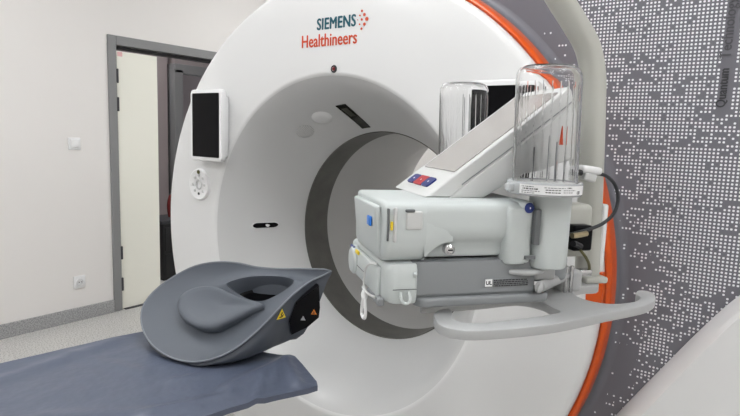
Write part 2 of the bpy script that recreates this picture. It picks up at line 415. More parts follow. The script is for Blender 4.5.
# vertical lettering on the dotted side
vm = lambda x,z: frame_mat((x,YP-.0012,z),(0,0,1),(-1,0,0))
text('side_lettering', 'Quantum', .028, 'inkgrey', G, vm(1.125,1.466), weight=.0007, sx=.84)
text('side_lettering', 'Technology', .032, 'inkmid', G, vm(1.125,1.578), weight=.0004, sx=.90)
# laser window
bm = lathe([(.0005,-.0035),(.005,-.0035),(.006,-.001)], 24, c=(.027,0,1.586)); obj('laser_window', bm, 'dark_red', G)
bm = lathe([(.007,-.003),(.011,-.0035),(.013,.0)], 24, c=(.027,0,1.586)); obj('laser_bezel', bm, 'ink', G)
# round control keypad
kc = (-.688,0,1.147)
k = obj('round_keypad', lathe([(.0005,-.004),(.035,-.006),(.052,-.009),(.060,-.0105),(.064,-.008),(.067,.0)], 48, c=kc), 'plate', G)
for i in range(8):
    a = 2*PI*i/8+PI/2
    bm = lathe([(.0003,-.003),(.005,-.0025),(.0062,0)], 16, c=(kc[0]+.038*math.cos(a),-.0075,kc[2]+.038*math.sin(a)))
    obj('key', bm, 'inkgrey' if i==4 else 'funnelm', k)
obj('olive_key', lathe([(.0003,-.004),(.007,-.003),(.009,0)], 20, c=(kc[0]+.002,-.010,kc[2]+.052)), 'olive', k)
obj('key_ring', lathe([(.014,-.0075),(.016,-.0095),(.020,-.0095),(.022,-.0075)], 32, c=kc), 'funnelm', k)
# parts inside the funnel: follow the funnel surface
FP = [(.586,.006),(.575,.016),(.55,.052),(.52,.115),(.485,.19),(.445,.27),(.425,.305),(.414,.325),(.410,.337)]
def fun_pt(ang, y, lift):
    for (r1,y1),(r2,y2) in zip(FP, FP[1:]):
        if y1 <= y <= y2:
            s = (y-y1)/(y2-y1); r = r1+(r2-r1)*s; nr, ny = -(y2-y1), (r2-r1); l = math.hypot(nr,ny)
            r += lift*nr/l; y += lift*ny/l; break
    a = math.radians(ang); return Vector((r*math.cos(a), y, CZ+r*math.sin(a)))
def fun_patch(fn, nu, nv, lift, name, m, closed=False, parent=G):
    """fn(u,v)->(angle,y); a thin slab following the funnel"""
    bm = bmesh.new(); top = []; bot = []
    top = [[bm.verts.new(fun_pt(*fn(i/nu,j/nv), lift)) for j in range(nv+1)] for i in range(nu+1)]
    for i in range(nu):
        for j in range(nv): bm.faces.new((top[i][j],top[i+1][j],top[i+1][j+1],top[i][j+1]))
    r = bmesh.ops.extrude_face_region(bm, geom=bm.faces[:])
    for g in r['geom']:
        if isinstance(g, bmesh.types.BMVert):
            q = g.co; rad = Vector((q.x,0,q.z-CZ)).normalized(); g.co = q+rad*(lift+.002)
    return obj(name, bm, m, parent)
fun_patch(lambda u,v: (100.3-5.4*u+(0.6)*v*1.0, .150+.152*v), 6, 12, .0025, 'display_window', 'smoke')
dk = fun_patch(lambda u,v: (99.2-3.0*u, .170+.052*v), 4, 4, .0035, 'indicator', 'dim_lcd')
def disc_patch(ac, yc, ra, name, m, lift, parent=G):
    bm = bmesh.new(); rings = []
    for k in range(6):
        s = k/5; rings.append([fun_pt(ac+s*ra/.49*57.3*math.cos(t), yc+s*ra*.9*math.sin(t), lift*(1-s**3)+.0006) for t in [2*PI*i/32 for i in range(32)]])
    loft(bm, rings); bmesh.ops.remove_doubles(bm, verts=bm.verts[:], dist=1e-6); return obj(name, bm, m, parent)
disc_patch(111.8, .180, .040, 'speaker_dome', 'cover', .010)
disc_patch(124.6, .188, .036, 'speaker_grille', 'grille', .003)
bm = bmesh.new(); rings = []
for k in (1.0,.93): rings.append([fun_pt(179.9+k*1.5*max(-1,min(1,1.25*math.sin(t))), .180+k*.055*(math.copysign(abs(math.cos(t))**.7,math.cos(t))), .0012 if k>.95 else .0035) for t in [2*PI*i/40 for i in range(40)]])
loft(bm, rings, cap1=True); obj('side_slot', bm, 'cover', G)
bm = bmesh.new(); loft(bm, [[fun_pt(179.9+k*1.25*max(-1,min(1,1.25*math.sin(t))), .180+k*.050*(math.copysign(abs(math.cos(t))**.7,math.cos(t))), .004) for t in [2*PI*i/40 for i in range(40)]] for k in (1.0,.6,.2)], cap1=True); obj('slot_opening', bm, 'black', G)

# two touch tablets on the gantry
def tablet(x, z, label):
    t = thing('tablet', label, 'tablet', (x,0,z), group='control tablets on the scanner')
    f3 = lambda a,b,h: (a, -h, b)
    obj('housing', prism(rrect(.196,.278,.020), .026, .050, f3, .005), 'plate', t)
    obj('screen', prism(rrect(.166,.248,.004), .0502, .0510, f3), 'black', t, smooth=False)
    obj('mount', box((.0,-.014,-.004),(.165,.026,.24),.008), 'plate', t)
    return t
tablet(-.585,1.390,'black screened tablet in white frame near the left rim of the scanner')
tablet(.643,1.390,'black screened tablet in white frame behind the clear cylinders')

# ---------------------------------------------------------------- patient table and mat
T = thing('patient_table', 'long white patient table under the blue grey mat', 'patient table', (0,-1.4,0))
def tbl(x): return .722-.0*x
sec = [(-.24,.742),(-.10,.742),(.10,.742),(.25,.742),(.262,.735),(.25,.722),(.10,.690),(-.10,.690),(-.24,.722),(-.252,.735)]
bm = bmesh.new(); loft(bm, [[(x*s,y,.735+(z-.735)*s) for x,z in sec] for y,s in ((-1.5,.9),(-1.49,1),(.93,1),(.975,.96),(.99,.85))], cap0=True, cap1=True)
obj('tabletop', bm, 'tabletop', T)
obj('column', box((0,-.45,.38),(.42,1.1,.60),.03), 'cover', T); obj('base', box((0,-.45,.045),(.52,1.6,.09),.02), 'inkgrey', T)
# mat: cut outline, soft folds towards the front corner
out = [(-.285,-2.75),(-.288,-.9),(-.262,-.60),(-.248,-.50),(-.225,-.455),(-.10,-.425),(.02,-.408),(.11,-.398),(.19,-.372),(.222,-.362),(.25,-.372),(.36,-.424),(.378,-.440),(.374,-.47),(.345,-.56),(.315,-.66),(.292,-.80),(.285,-.95),(.285,-2.75)]
bm = bmesh.new()
def matz(x, y):
    z = .749+.006*math.exp(-((y+2.2)/.7)**2)
    mask = max(0, 1-math.exp(-(((x-.0)/.19)**4+((y+.50)/.12)**4)))
    z += mask*.014*max(0,(abs(x)-.18)/.12)**2*(1 if x<0 else .3)*math.exp(-max(0,y+.55)*8)
    # lifted fold running in from the right corner
    for (ax,ay,bx,by,hh,w) in ((.215,-.380,.235,-.60,.012,.020),(.225,-.40,.345,-.475,.012,.014),(.25,-.50,.33,-.60,.006,.012),(.05,-.95,.26,-.72,.006,.03),(-.25,-.75,.0,-.68,.004,.02),(-.15,-1.05,.15,-1.0,.005,.03),(.18,-.43,.10,-.66,.006,.012),(.26,-.62,.20,-.80,.006,.014),(.30,-.52,.24,-.44,.006,.010),(-.24,-.62,-.20,-1.0,.006,.02)):
        d = Vector((bx-ax,by-ay)); q = Vector((x-ax,y-ay)); s = max(0,min(1,q.dot(d)/d.dot(d))); dist = (q-d*s).length
        z += mask*hh*math.exp(-(dist/w)**2)
    if x > .27: z -= .10*(x-.27)
    return z
from mathutils.geometry import delaunay_2d_cdt
pts = [Vector(p) for p in out]; dense = []
for i,p in enumerate(pts):
    q = pts[(i+1)%len(pts)]; nseg = max(1,int((q-p).length/.02))
    for k_ in range(nseg): dense.append(p+(q-p)*k_/nseg)
nb = len(dense); g = []
for i in range(52):
    for j in range(200):
        x = -.30+.70*i/51; y = -2.75+2.42*j/199; g.append(Vector((x,y)))
def inside(p):
    ins = False
    for i in range(nb):
        a, b = dense[i], dense[i-1]
        if (a.y>p.y)!=(b.y>p.y) and p.x < (b.x-a.x)*(p.y-a.y)/(b.y-a.y)+a.x: ins = not ins
    return ins
pts = out
def inside_c(p):
    ins = False
    for i in range(len(pts)):
        a, b = pts[i], pts[i-1]
        if (a[1]>p.y)!=(b[1]>p.y) and p.x < (b[0]-a[0])*(p.y-a[1])/(b[1]-a[1])+a[0]: ins = not ins
    return ins
def edge_d(p):
    return min((p-d).length for d in dense)
g = [p for p in g if inside_c(p) and edge_d(p) > .008]
vs2, _, fs2, *_r = delaunay_2d_cdt(dense+g, [], [list(range(nb))], 1, 1e-6)
top = [bm.verts.new((v.x,v.y,matz(v.x,v.y)+.009)) for v in vs2]
for f_ in fs2: bm.faces.new([top[i] for i in f_])
r = bmesh.ops.extrude_face_region(bm, geom=bm.faces[:])
for gg in r['geom']:
    if isinstance(gg, bmesh.types.BMVert): gg.co.z -= .0135
MT = obj('table_mat', bm, 'mat', angle=50)
tag(MT, 'blue grey vinyl mat spread along the patient table', 'mat')

# ---------------------------------------------------------------- head and arm rest
RIM=[(0.2562,0.1823),(0.2119,0.1399),(0.1794,0.0881),(0.1596,0.0366),(0.1411,-0.0149),(0.1109,-0.0797),(0.0689,-0.1277),(0.0096,-0.1589),(-0.0504,-0.1668),(-0.1171,-0.1593),(-0.1783,-0.1384),(-0.2330,-0.1044),(-0.2725,-0.0612),(-0.2850,-0.0210),(-0.2764,0.0247),(-0.2458,0.0754),(-0.1989,0.1220),(-0.1374,0.1477),(-0.0601,0.1585),(0.0227,0.1554),(0.0965,0.1623),(0.1746,0.1755)]
H1=[(-0.0483,0.0809),(-0.0269,0.0991),(0.0129,0.1170),(0.0657,0.1299),(0.1210,0.1360),(0.1600,0.1310),(0.1572,0.1086),(0.1331,0.0760),(0.0978,0.0492),(0.0513,0.0470),(0.0054,0.0589),(-0.0303,0.0699)]
PAD=[(a-.004,(b-.007)*.81-.003) for a,b in [(-0.1550,-0.0148),(-0.1665,0.0218),(-0.1531,0.0568),(-0.1133,0.0822),(-0.0608,0.0878),(-0.0093,0.0756),(0.0403,0.0638),(0.1186,0.0582),(0.0901,0.0262),(0.0576,-0.0096),(0.0338,-0.0369),(0.0042,-0.0653),(-0.0386,-0.0743),(-0.0882,-0.0653),(-0.1297,-0.0439)]]
RO = Vector((.049,-.463,.880)); RN = Vector((.124,-.642,.756)).normalized(); E1 = Vector((0,0,1)).cross(RN).normalized(); E1 = E1 if E1.x>0 else -E1; E2 = RN.cross(E1)
BASE = Vector((.03,-.47,.0))
R = thing('head_and_arm_rest', 'grey teardrop head and arm rest on the front end of the mat', 'head rest', (.03,-.47,.757))
def RW(s, t, h=0): return RO+E1*s+E2*t+RN*h - Vector((.03,-.47,.757))
def polar(outline, c, n=120, rot=0):
    P = [(p.x,p.y) for p in catmull([(a,b,0) for a,b in outline], 10, True)]
    res = []
    for i in range(n):
        a = 2*PI*i/n+rot; dx, dy = math.cos(a), math.sin(a); best = 0
        for (x1,y1),(x2,y2) in zip(P, P[1:]+P[:1]):
            x1-=c[0];x2-=c[0];y1-=c[1];y2-=c[1]
            ex,ey = x2-x1,y2-y1; den = dx*ey-dy*ex
            if abs(den)<1e-12: continue
            t_ = (x1*ey-y1*ex)/den; s_ = (x1*dy-y1*dx)/den
            if t_>0 and -1e-9<=s_<=1+1e-9: best = max(best,t_)
        res.append((c[0]+dx*best, c[1]+dy*best))
    return res
hc = (.055,.088)
tip_a = math.atan2(.1823-hc[1], .2562-hc[0])
rim = polar(RIM, hc, 120, tip_a); hole = polar(H1, hc, 120, tip_a)
rim[0] = (.2562,.1823)
def mix(a, b, s): return (a[0]+(b[0]-a[0])*s, a[1]+(b[1]-a[1])*s)
def dish(s, d): return -min(.030, d*.16)*math.sin(PI*min(1,s))**.9
def dist(a, b): return math.hypot(a[0]-b[0], a[1]-b[1])
rings = []
for s in (0,.02,.05,.10,.18,.28,.4,.52,.64,.76,.88,.96,1.0):
    rings.append([RW(*mix(a,b,s), dish(s, dist(a,b))) for a,b in zip(rim,hole)])
# the opening: rounded lip, then walls down
for inset,h in ((.02,-.003),(.06,-.012),(.13,-.028),(.20,-.050)):
    rings.append([RW(*mix(b,hc,inset), h) for b in hole])
bm = bmesh.new(); loft(bm, rings)
obj('support_surface', bm, 'rest', R, angle=50)
# hull below
def hull_ring(inset, flat, out=0):
    res_ = []
    for p in rim:
        w = RO+E1*p[0]+E2*p[1]
        cxy = Vector((.02,-.465)); xy = Vector((w.x,w.y))
        k2 = max(0,min(1,(p[0]+.02)/.26)); front = max(0,min(1,(.10-p[1])/.12))
        d = xy-cxy
        xy = cxy+d*(inset-.09*k2**2*(1-front)*flat) + d.normalized()*out*k2*front
        z = w.z*(1-flat)+.763*flat - .014*(1-flat)
        if k2 > 0: z += .028*k2**3*flat
        res_.append(Vector((xy.x,xy.y,max(z,.763)))-Vector((.03,-.47,.757)))
    return res_
rings = [[RW(*p,0) for p in rim],[RW(*mix(p,hc,-.004),-.004) for p in rim],[RW(*mix(p,hc,.004),-.010) for p in rim],
         hull_ring(.975,.10,.008),hull_ring(.955,.28,.014),hull_ring(.93,.50,.015),hull_ring(.89,.72,.012),hull_ring(.85,.88,.008),hull_ring(.79,.97),hull_ring(.66,1)]
bm = bmesh.new(); loft(bm, rings, cap1=True)
obj('shell', bm, 'rest_low', R, angle=60)
bm = tube([RW(*p,-.002) for p in rim], .0026, n=8, smooth=0, closed=True); obj('rim_piping', bm, 'piping', R)
obj('dark_hole_end', (lambda b: (loft(b, [[RW(*mix(b_,hc,.20),-.050) for b_ in hole],[RW(*mix(b_,hc,.35),-.055) for b_ in hole]], cap1=True), b)[1])(bmesh.new()), 'blackgloss', R)  # black end closes the opening; its dark depth is put into the colour
# raised head pad
pc = (-.045,.01)
pad = polar(PAD, pc, 96)
rings = []
def pbase(p, s):   # height of the surface under the pad, low at the hollow
    return -.012
for k_,(s,h) in enumerate(((.93,-.040),(.93,-.022),(.985,-.014),(1.01,-.005),(1.0,.003),(.95,.0075),(.86,.0085),(.72,.0055),(.5,.001),(.34,-.002),(.18,-.003),(.03,-.003))):
    rings.append([RW(*mix(pc,p,s), h) for p in pad])
bm = bmesh.new(); loft(bm, rings, cap1=True)
obj('head_pad', bm, 'rest', R, angle=60)

# black end block below the tip
tipw = RO+E1*.2562+E2*.1823 - Vector((.03,-.47,.757))
bl = [(.218,-.352,.912),(.240,-.336,.935),(.266,-.312,.962),(.270,-.310,.90),(.268,-.312,.872),(.245,-.330,.845),(.208,-.356,.820),(.204,-.362,.86)]
bm = bmesh.new(); O_ = Vector((.03,-.47,.757))
loft(bm, [[Vector(p)-O_+Vector(d) for p in bl] for d in ((-.10,.05,.0),(-.004,-.002,0),(.0,-.006,0))], cap0=True, cap1=True)
EB = obj('end_block', bm, 'blackgloss', R, angle=20)
def tri(name, cen, ex, ey, size, m, parent, mark='ink'):
    ex = Vector(ex).normalized(); ey = Vector(ey); ey = (ey-ex*ey.dot(ex)).normalized(); nz = ex.cross(ey); bm = bmesh.new()
    P = [(-.5,-.4),(.5,-.4),(0,.5)]
    a = [bm.verts.new(cen+ex*p[0]*size+ey*p[1]*size) for p in P]; bm.faces.new(a)
    r = bmesh.ops.extrude_face_region(bm, geom=bm.faces[:]); bmesh.ops.translate(bm, vec=nz*.0012, verts=[g for g in r['geom'] if isinstance(g,bmesh.types.BMVert)])
    o = obj(name, bm, m, parent, smooth=False)
    if mark:
        bm = bmesh.new()
        for cx_,cy_,w_,h_,ro in ((0,-.1,.10,.34,.5),(.02,.12,.14,.12,0),(-.08,-.24,.30,.09,.0),(.14,-.14,.08,.22,-.6)):
            q = bmesh.ops.create_cube(bm, size=1)['verts']
            for v in q:
                x_,y_ = v.co.x*w_, v.co.y*h_; x_,y_ = x_*math.cos(ro)-y_*math.sin(ro)+cx_, x_*math.sin(ro)+y_*math.cos(ro)+cy_
                v.co = cen+ex*x_*size+ey*y_*size+nz*(.0015+v.co.z*.001)
        obj('pictogram', bm, mark, o, smooth=False)
    return o

# ---------------------------------------------------------------- contrast injector
ANG = math.radians(51.7)
P0 = Vector((.934,-.495,0))
I = thing('contrast_injector', 'grey white contrast injector on a ceiling arm in front of the scanner', 'injector', P0, ANG)
def B(name, c, s, bev, m, seg=3, rot=None, parent=I, smooth=True): return obj(name, box(c,s,bev,seg,rot), m, parent, smooth)
def extr_u(prof, u0, u1, round0=0, round1=0, n=6):
    """(w,z) profile extruded along u, with the ends rounded in towards the profile's middle"""
    cw = sum(p[0] for p in prof)/len(prof); cz = sum(p[1] for p in prof)/len(prof); secs = []
    def shrink(d): return [(cw+(w-cw)*max(0,1-d/(abs(w-cw)+1e-6)) if abs(w-cw)>d else w, cz+(z-cz)*max(0,1-d*.5/(abs(z-cz)+1e-6)) if abs(z-cz)>d else z) for w,z in prof]
    if round0:
        for i in range(n+1):
            a = PI/2*i/n; secs.append((u0+round0*(1-math.sin(a)), shrink(round0*(1-math.cos(a))*0+round0*(1-math.sin(PI/2*i/n)) ))) if False else secs.append((u0+round0*(1-math.cos(a)), shrink(round0*(1-math.sin(a)))))
    else: secs.append((u0, prof))
    if round1:
        for i in range(n+1):
            a = PI/2*i/n; secs.append((u1-round1*(1-math.sin(a)), shrink(round1*(1-math.cos(a)))))
    else: secs.append((u1, prof))
    bm = bmesh.new(); loft(bm, [[(u,w,z) for w,z in pr] for u,pr in secs], cap0=True, cap1=True); return bm
def sm(prof, k=3): return [(p.x,p.y) for p in catmull([(a,b,0) for a,b in prof], k, True)]
# upper housing
prof = [(.03,1.272),(.008,1.270),(.002,1.265),(.0,1.255),(-.002,1.232),(-.001,1.216),(.008,1.206),(.013,1.200),(.013,1.186),(.016,1.179),(.026,1.176),(.18,1.176),(.196,1.182),(.20,1.20),(.20,1.25),(.19,1.272)]
UB = obj('upper_housing', extr_u(prof, -.215, -.02, 0, .004), 'inj', I, angle=40)
prof = [(.03,1.272),(.006,1.270),(.0,1.265),(-.003,1.252),(-.005,1.225),(-.003,1.202),(.002,1.184),(.010,1.176),(.026,1.172),(.18,1.172),(.196,1.18),(.20,1.20),(.20,1.25),(.19,1.272)]
obj('cartridge_head', extr_u(prof, -.284, -.214, .011, .0), 'inj', I, angle=40)
# sweeping wing between head and housing
bm = bmesh.new(); rings = []
for i in range(15):
    q_ = i/14; u = -.216+.050*q_; zc = 1.177+.029*math.sin(q_*PI/2)**.8
    rings.append([(u,-.0012,1.240),(u,-.0036+.0026*q_,1.225),(u,-.0028+.002*q_,zc+.004),(u,-.0005,zc+.001),(u,.010,zc-.002),(u,.018,zc-.002)])
loft(bm, rings, closed=False); obj('side_wing', bm, 'inj', I, angle=60)
B('head_door', (-.2865,.092,1.222),(.010,.150,.084),.004,'inj',rot=('Y',-.10))
B('head_latch', (-.2675,-.004,1.236),(.006,.008,.056),.003,'funnelm')
B('head_latch', (-.236,-.004,1.243),(.028,.008,.030),.003,'inj_warm')
B('head_slot', (-.2785,-.0005,1.236),(.003,.010,.052),.001,'hdark')
B('hinge_pin', (-.244,-.007,1.259),(.016,.006,.005),.002,'hdark')
B('yellow_label', (-.2740,-.0070,1.235),(.004,.003,.014),.0005,'yellow')
B('yellow_label', (-.289,.146,1.246),(.004,.010,.014),.0005,'yellow')
B('blue_label', (-.2955,.050,1.235),(.004,.022,.016),.002,'bluel',rot=None)
obj('screw', (lambda b:(b.transform(Matrix.Translation((-.170,.0,1.193))),b)[1])(lathe([(.0004,-.003),(.005,-.003),(.0075,-.001),(.009,.0),(.009,.02)],24)), 'steel', I)
obj('screw_slot', box((-.170,-.0035,1.193),(.008,.001,.002)), 'ink', I, smooth=False)
# end fairing by the holder
prof = [(.03,1.270),(.004,1.268),(-.008,1.262),(-.012,1.24),(-.012,1.19),(-.008,1.168),(.02,1.160),(.19,1.160),(.20,1.17),(.20,1.262),(.19,1.27)]
obj('end_fairing', extr_u(prof, -.072, -.036, .012, .002), 'inj', I, angle=40)
# grey motor housing below
prof = [(.02,1.174),(.004,1.172),(.003,1.165),(.003,1.118),(.006,1.113),(.19,1.113),(.20,1.12),(.20,1.172)]
obj('motor_housing', extr_u(prof, -.232, -.008), 'inj_grey', I, angle=30)
# second head (lower)
prof = [(.02,1.1735),(-.002,1.171),(-.007,1.163),(-.007,1.114),(-.003,1.106),(.02,1.102),(.235,1.100),(.252,1.108),(.255,1.13),(.25,1.168),(.235,1.1725)]
LH = obj('lower_head', extr_u(prof, -.279, -.226, .020, .005), 'inj', I, angle=40)
B('head_seam', (-.248,-.0075,1.131),(.040,.001,.0012),0,'hdark')
B('side_tab', (-.232,-.010,1.155),(.006,.006,.008),.002,'inj',rot=('X',.3))
B('lower_door', (-.281,.12,1.136),(.010,.19,.052),.005,'inj')
B('lower_door_seam', (-.2862,.15,1.132),(.001,.10,.0012),0,'hdark')
obj('cap', (lambda b:(b.transform(Matrix.Translation((-.292,.19,1.137)) @ Matrix.Rotation(PI/2,4,'Z')),b)[1])(lathe([(.0004,.0),(.022,.0),(.027,-.004),(.028,-.012)],32)), 'inj', I)
B('blue_label', (-.2875,.195,1.158),(.004,.030,.012),.002,'blue'); B('yellow_label', (-.2875,.158,1.158),(.004,.022,.008),.002,'yellow')
# tether, hook and ring
obj('tether', tube([(-.284,.03,1.166),(-.294,.05,1.160),(-.294,.075,1.140),(-.294,.078,1.118),(-.292,.07,1.108)], .0018, n=8), 'inj_warm', I)
obj('latch_bar', tube([(-.290,.02,1.112),(-.294,.05,1.110),(-.294,.085,1.112)], .0022, n=8), 'inj_warm', I)
B('latch_pocket', (-.282,.045,1.106),(.012,.075,.014),.004,'inj_grey')
HK = obj('hook', tube([(-.294,.072,1.104),(-.294,.080,1.090),(-.293,.090,1.070),(-.293,.086,1.060),(-.293,.070,1.060),(-.293,.064,1.070),(-.294,.066,1.090),(-.294,.070,1.104)], .0030, n=8), 'white', I)
obj('hook_knob', (lambda b:(b.transform(Matrix.Translation((-.294,.071,1.102))),b)[1])(lathe([(.0004,.010),(.004,.008),(.0065,.0),(.0045,-.008),(.0004,-.010)],20,'Z')), 'white', HK)
obj('pull_ring', tube([(-.255,-.009,1.127),(-.256,-.016,1.118),(-.252,-.018,1.112),(-.245,-.018,1.112),(-.241,-.016,1.118),(-.242,-.009,1.127)], .0026, n=8), 'inj', I)
# base plate
pp = [(x*1.0-.100, y+.098) for x,y in rrect(.252,.204,.022)]
obj('base_plate', prism(pp, 1.0965, 1.1128, bev=.005), 'inj_grey', I)
# motor label
lbl = B('rating_label', (-.058,.0022,1.134),(.088,.0008,.013),0,'inj_grey',smooth=False)
lm = lambda u,z,w=.0015: frame_mat((u,w,z),(1,0,0),(0,0,1))
B('rating_mark', (-.0955,.0018,1.134),(.013,.001,.0125),0,'white',smooth=False)
text('rating_mark_letters','UL',.009,'ink',I,lm(-.1007,1.131),bold=.0004,extrude=.0003)
bm = bmesh.new()
for z in (1.1383,1.1350,1.1317,1.1285):
    u = -.086
    while u < -.024:
        l = random.uniform(.0012,.006); rbox(bm, (u+l/2,.0014,z),(l,.0006,.0016)); u += l+random.uniform(.0008,.0016)
obj('rating_print', bm, 'ink', I, smooth=False)
# display wedge
w0, w1 = .066, .245
dp = [(-.192,1.2725),(.076,1.474),(.084,1.468),(.106,1.40),(.106,1.345),(.03,1.327),(-.012,1.320),(-.100,1.2727)]
f4 = lambda a,b,h: (a, h, b)
D = obj('display_housing', prism(dp, w0, w1, f4, .004), 'inj_warm', I, angle=30)
obj('display_seam', prism([(-.126,1.296),(.084,1.449),(.084,1.4465),(-.126,1.2935)], w0-.0008, w0+.001, f4), 'inj_grey', D, smooth=False)
obj('display_lower_housing', prism([(-.148,1.272),(-.128,1.289),(.092,1.449),(.104,1.41),(.10,1.35),(.03,1.322),(-.008,1.316),(-.085,1.2715)], w0-.003, w1+.003, f4, .003), 'inj_warm', D, angle=30)
sl = Vector((.268,0,.2015)).normalized(); sn = Vector((-sl.z,0,sl.x)); S0 = Vector((-.192,0,1.2725))
def scr(a, w, h): return S0+sl*a+sn*h+Vector((0,w,0))
def slab(name, a0, a1, wa, wb, m, h0=.0, h1=.0015, r=.004, parent=D):
    pts_ = [(x+(a0+a1)/2, y+(wa+wb)/2) for x,y in rrect(a1-a0, wb-wa, r)]
    return obj(name, prism(pts_, h0, h1, lambda x,y,z: tuple(scr(x,y,z))), m, parent, smooth=False)
slab('screen', .072, .318, w0+.013, w1-.013, 'lcd')
slab('blue_key', .022, .046, w1-.062, w1-.026, 'blue', h1=.003, r=.006)
slab('red_key', .022, .046, w1-.104, w1-.063, 'red', h1=.003, r=.002)
slab('blue_key', .022, .046, w1-.139, w1-.105, 'blue', h1=.003, r=.006)
for wc,sg in ((w1-.044,1),(w1-.083,1),(w1-.122,1)): slab('key_mark', .032,.036, wc-.0025, wc+.0025, 'white', .003,.0034, r=.0025)
# two clear cylinders with their holders
def cup(w, full):
    bm = bmesh.new()
    n = 64; R1, R2 = (.0535, .0512) if full else (.0550, .0527)
    prof_o = [(R1+.001,1.301),(R1,1.309),(R1,1.470),(R1-.001,1.484),(R1-.005,1.493),(R1-.012,1.497),(.0004,1.499)]
    prof_i = [(.0004,1.4965),(R2-.011,1.4945),(R2-.005,1.491),(R2-.001,1.483),(R2,1.470),(R2,1.309),(R2+.001,1.301)]
    rings = []
    for r,z in prof_o+prof_i: rings.append([(r*math.cos(2*PI*i/n)+(-.004 if full else .002)-(z-1.30)*.035, w+r*math.sin(2*PI*i/n), z) for i in range(n)])
    rings.append(rings[0]); loft(bm, rings); bmesh.ops.remove_doubles(bm, verts=bm.verts[:], dist=1e-6)
    C_ = obj('clear_cylinder', bm, 'glass', I, angle=50)
    # moulded ribs inside
    bm = bmesh.new()
    for k_ in range(24):
        a = math.radians(15*k_+4); r = R2-.0010
        t_ = tube([(r*math.cos(a)+(-.004 if full else .002),w+r*math.sin(a),1.311),(r*math.cos(a)+(-.0095 if full else -.0035),w+r*math.sin(a),1.47)],.0012,n=6,smooth=0)
        me_ = bpy.data.meshes.new('t'); t_.to_mesh(me_); t_.free(); bm.from_mesh(me_); bpy.data.meshes.remove(me_)
    obj('rib_lining', bm, 'rib', C_)
    prof = [(.0545,1.306),(.0605,1.309),(.0620,1.306),(.0620,1.290),(.060,1.287),(.036,1.284),(.036,1.289),(.0545,1.291)]
    obj('collar', lathe(prof, 64, 'Z', (-.004,w,0), closed_profile=True), 'collar', I)
    B('collar_tab', (-.068,w,1.298),(.012,.018,.014),.003,'collar'); B('collar_tab', (.060,w,1.298),(.012,.018,.014),.003,'collar')
    return C_
cup(0,True)
cup(.35,False)
# things visible in the near cylinder
obj('bottle_spike', tube([(-.018,.018,1.30),(-.018,.018,1.34),(-.018,.018,1.365)], .0018, n=8), 'hdark', I)
for du,dw,h in ((.012,.02,1.385),(.022,.012,1.375),(.030,.02,1.38),(.036,.006,1.37)):
    obj('guide_pin', tube([(du,dw,1.30),(du,dw,h-.01),(du,dw,h)], .0012, n=8), 'inj_grey', I)
obj('red_tip', tube([(.034,.018,1.37),(.034,.018,1.385),(.034,.018,1.402)], .004, n=8, taper=lambda s:1-.8*s), 'oprint', I)
obj('collar_floor', lathe([(.0004,1.307),(.050,1.307),(.0545,1.303)],48,'Z',(-.004,0,0)), 'inj_warm', I)
# curved label round the near collar
bm = bmesh.new(); rr = .0627
loft(bm, [[(rr*math.cos(math.radians(a))-.004, rr*math.sin(math.radians(a)), z) for z in (1.2905,1.3055)] for a in range(200,316,4)], closed=False)
obj('collar_label', bm, 'white', I)
def ctext(s, a0, z, size, bold=.0001):
    o = text('collar_print', s, size, 'ink', I, Matrix.Identity(4), extrude=.0001, bold=bold)
    for v in o.data.vertices:
        a = math.radians(a0)+v.co.x/rr; q = rr+.0004+v.co.z
        v.co = (q*math.cos(a)-.004, q*math.sin(a), z+v.co.y)
bm = bmesh.new()
for z,h,a0,a1 in ((1.3025,.0012,204,222),(1.2990,.0022,206,226),(1.2955,.0010,204,230),(1.2925,.0010,204,222),(1.3020,.0009,238,268),(1.2985,.0014,240,262),(1.2945,.0016,240,262),(1.3025,.0018,272,280),(1.2985,.0009,266,286),(1.2950,.0009,266,280)):
    a = a0
    while a < a1:
        l = random.uniform(1.0,4.0); A_ = [math.radians(v) for v in (a, a+l)]; q = rr+.0004
        vs_ = [bm.verts.new((q*math.cos(t_)-.004,q*math.sin(t_),zz)) for t_,zz in ((A_[0],z-h/2),(A_[1],z-h/2),(A_[1],z+h/2),(A_[0],z+h/2))]
        bm.faces.new(vs_); a += l+random.uniform(.7,1.4)
obj('collar_print', bm, 'ink', I, smooth=False)
ctext('CE', 291, 1.2925, .0065,.0002)
# holder column under the near cylinder
n = 40; sec_ = []
for i in range(n):
    a = 2*PI*i/n; x = .0335*math.copysign(abs(math.cos(a))**.75,math.cos(a)); y = .030*math.copysign(abs(math.sin(a))**.8,math.sin(a)); sec_.append((x+.015,y+.008))
bm = bmesh.new(); loft(bm, [[(.015+(x-.015)*s,.008+(y-.008)*s,z) for x,y in sec_] for z,s in ((1.158,.86),(1.160,.94),(1.166,.99),(1.20,1.0),(1.288,1.02))], cap0=True, cap1=True)
obj('cylinder_holder', bm, 'inj', I)
B('holder_side', (-.036,.020,1.222),(.020,.060,.106),.006,'inj'); B('holder_gap', (-.022,-.004,1.232),(.010,.03,.060),.001,'hdark'); B('holder_gap', (-.030,-.012,1.180),(.018,.01,.006),.001,'hdark')
obj('blue_badge', (lambda b:(b.transform(Matrix.Translation((-.036,-.0115,1.264))),b)[1])(lathe([(.0004,-.0025),(.0075,-.002),(.009,0)],24)), 'blue', I)
B('badge_mark', (-.036,-.0142,1.264),(.0015,.001,.003),0,'white',smooth=False)
bm = bmesh.new(); loft(bm, [[(.0+.045*math.cos(2*PI*i/32)*s,.35+.045*math.sin(2*PI*i/32)*s,z) for i in range(32)] for z,s in ((1.17,.85),(1.18,1),(1.272,1))], cap0=True, cap1=True)
obj('cylinder_holder', bm, 'inj', I); B('holder_bridge', (-.01,.25,1.215),(.08,.12,.06),.01,'inj')
# carrier between head and arm
B('carrier', (.105,.170,1.195),(.20,.06,.11),.012,'arm')
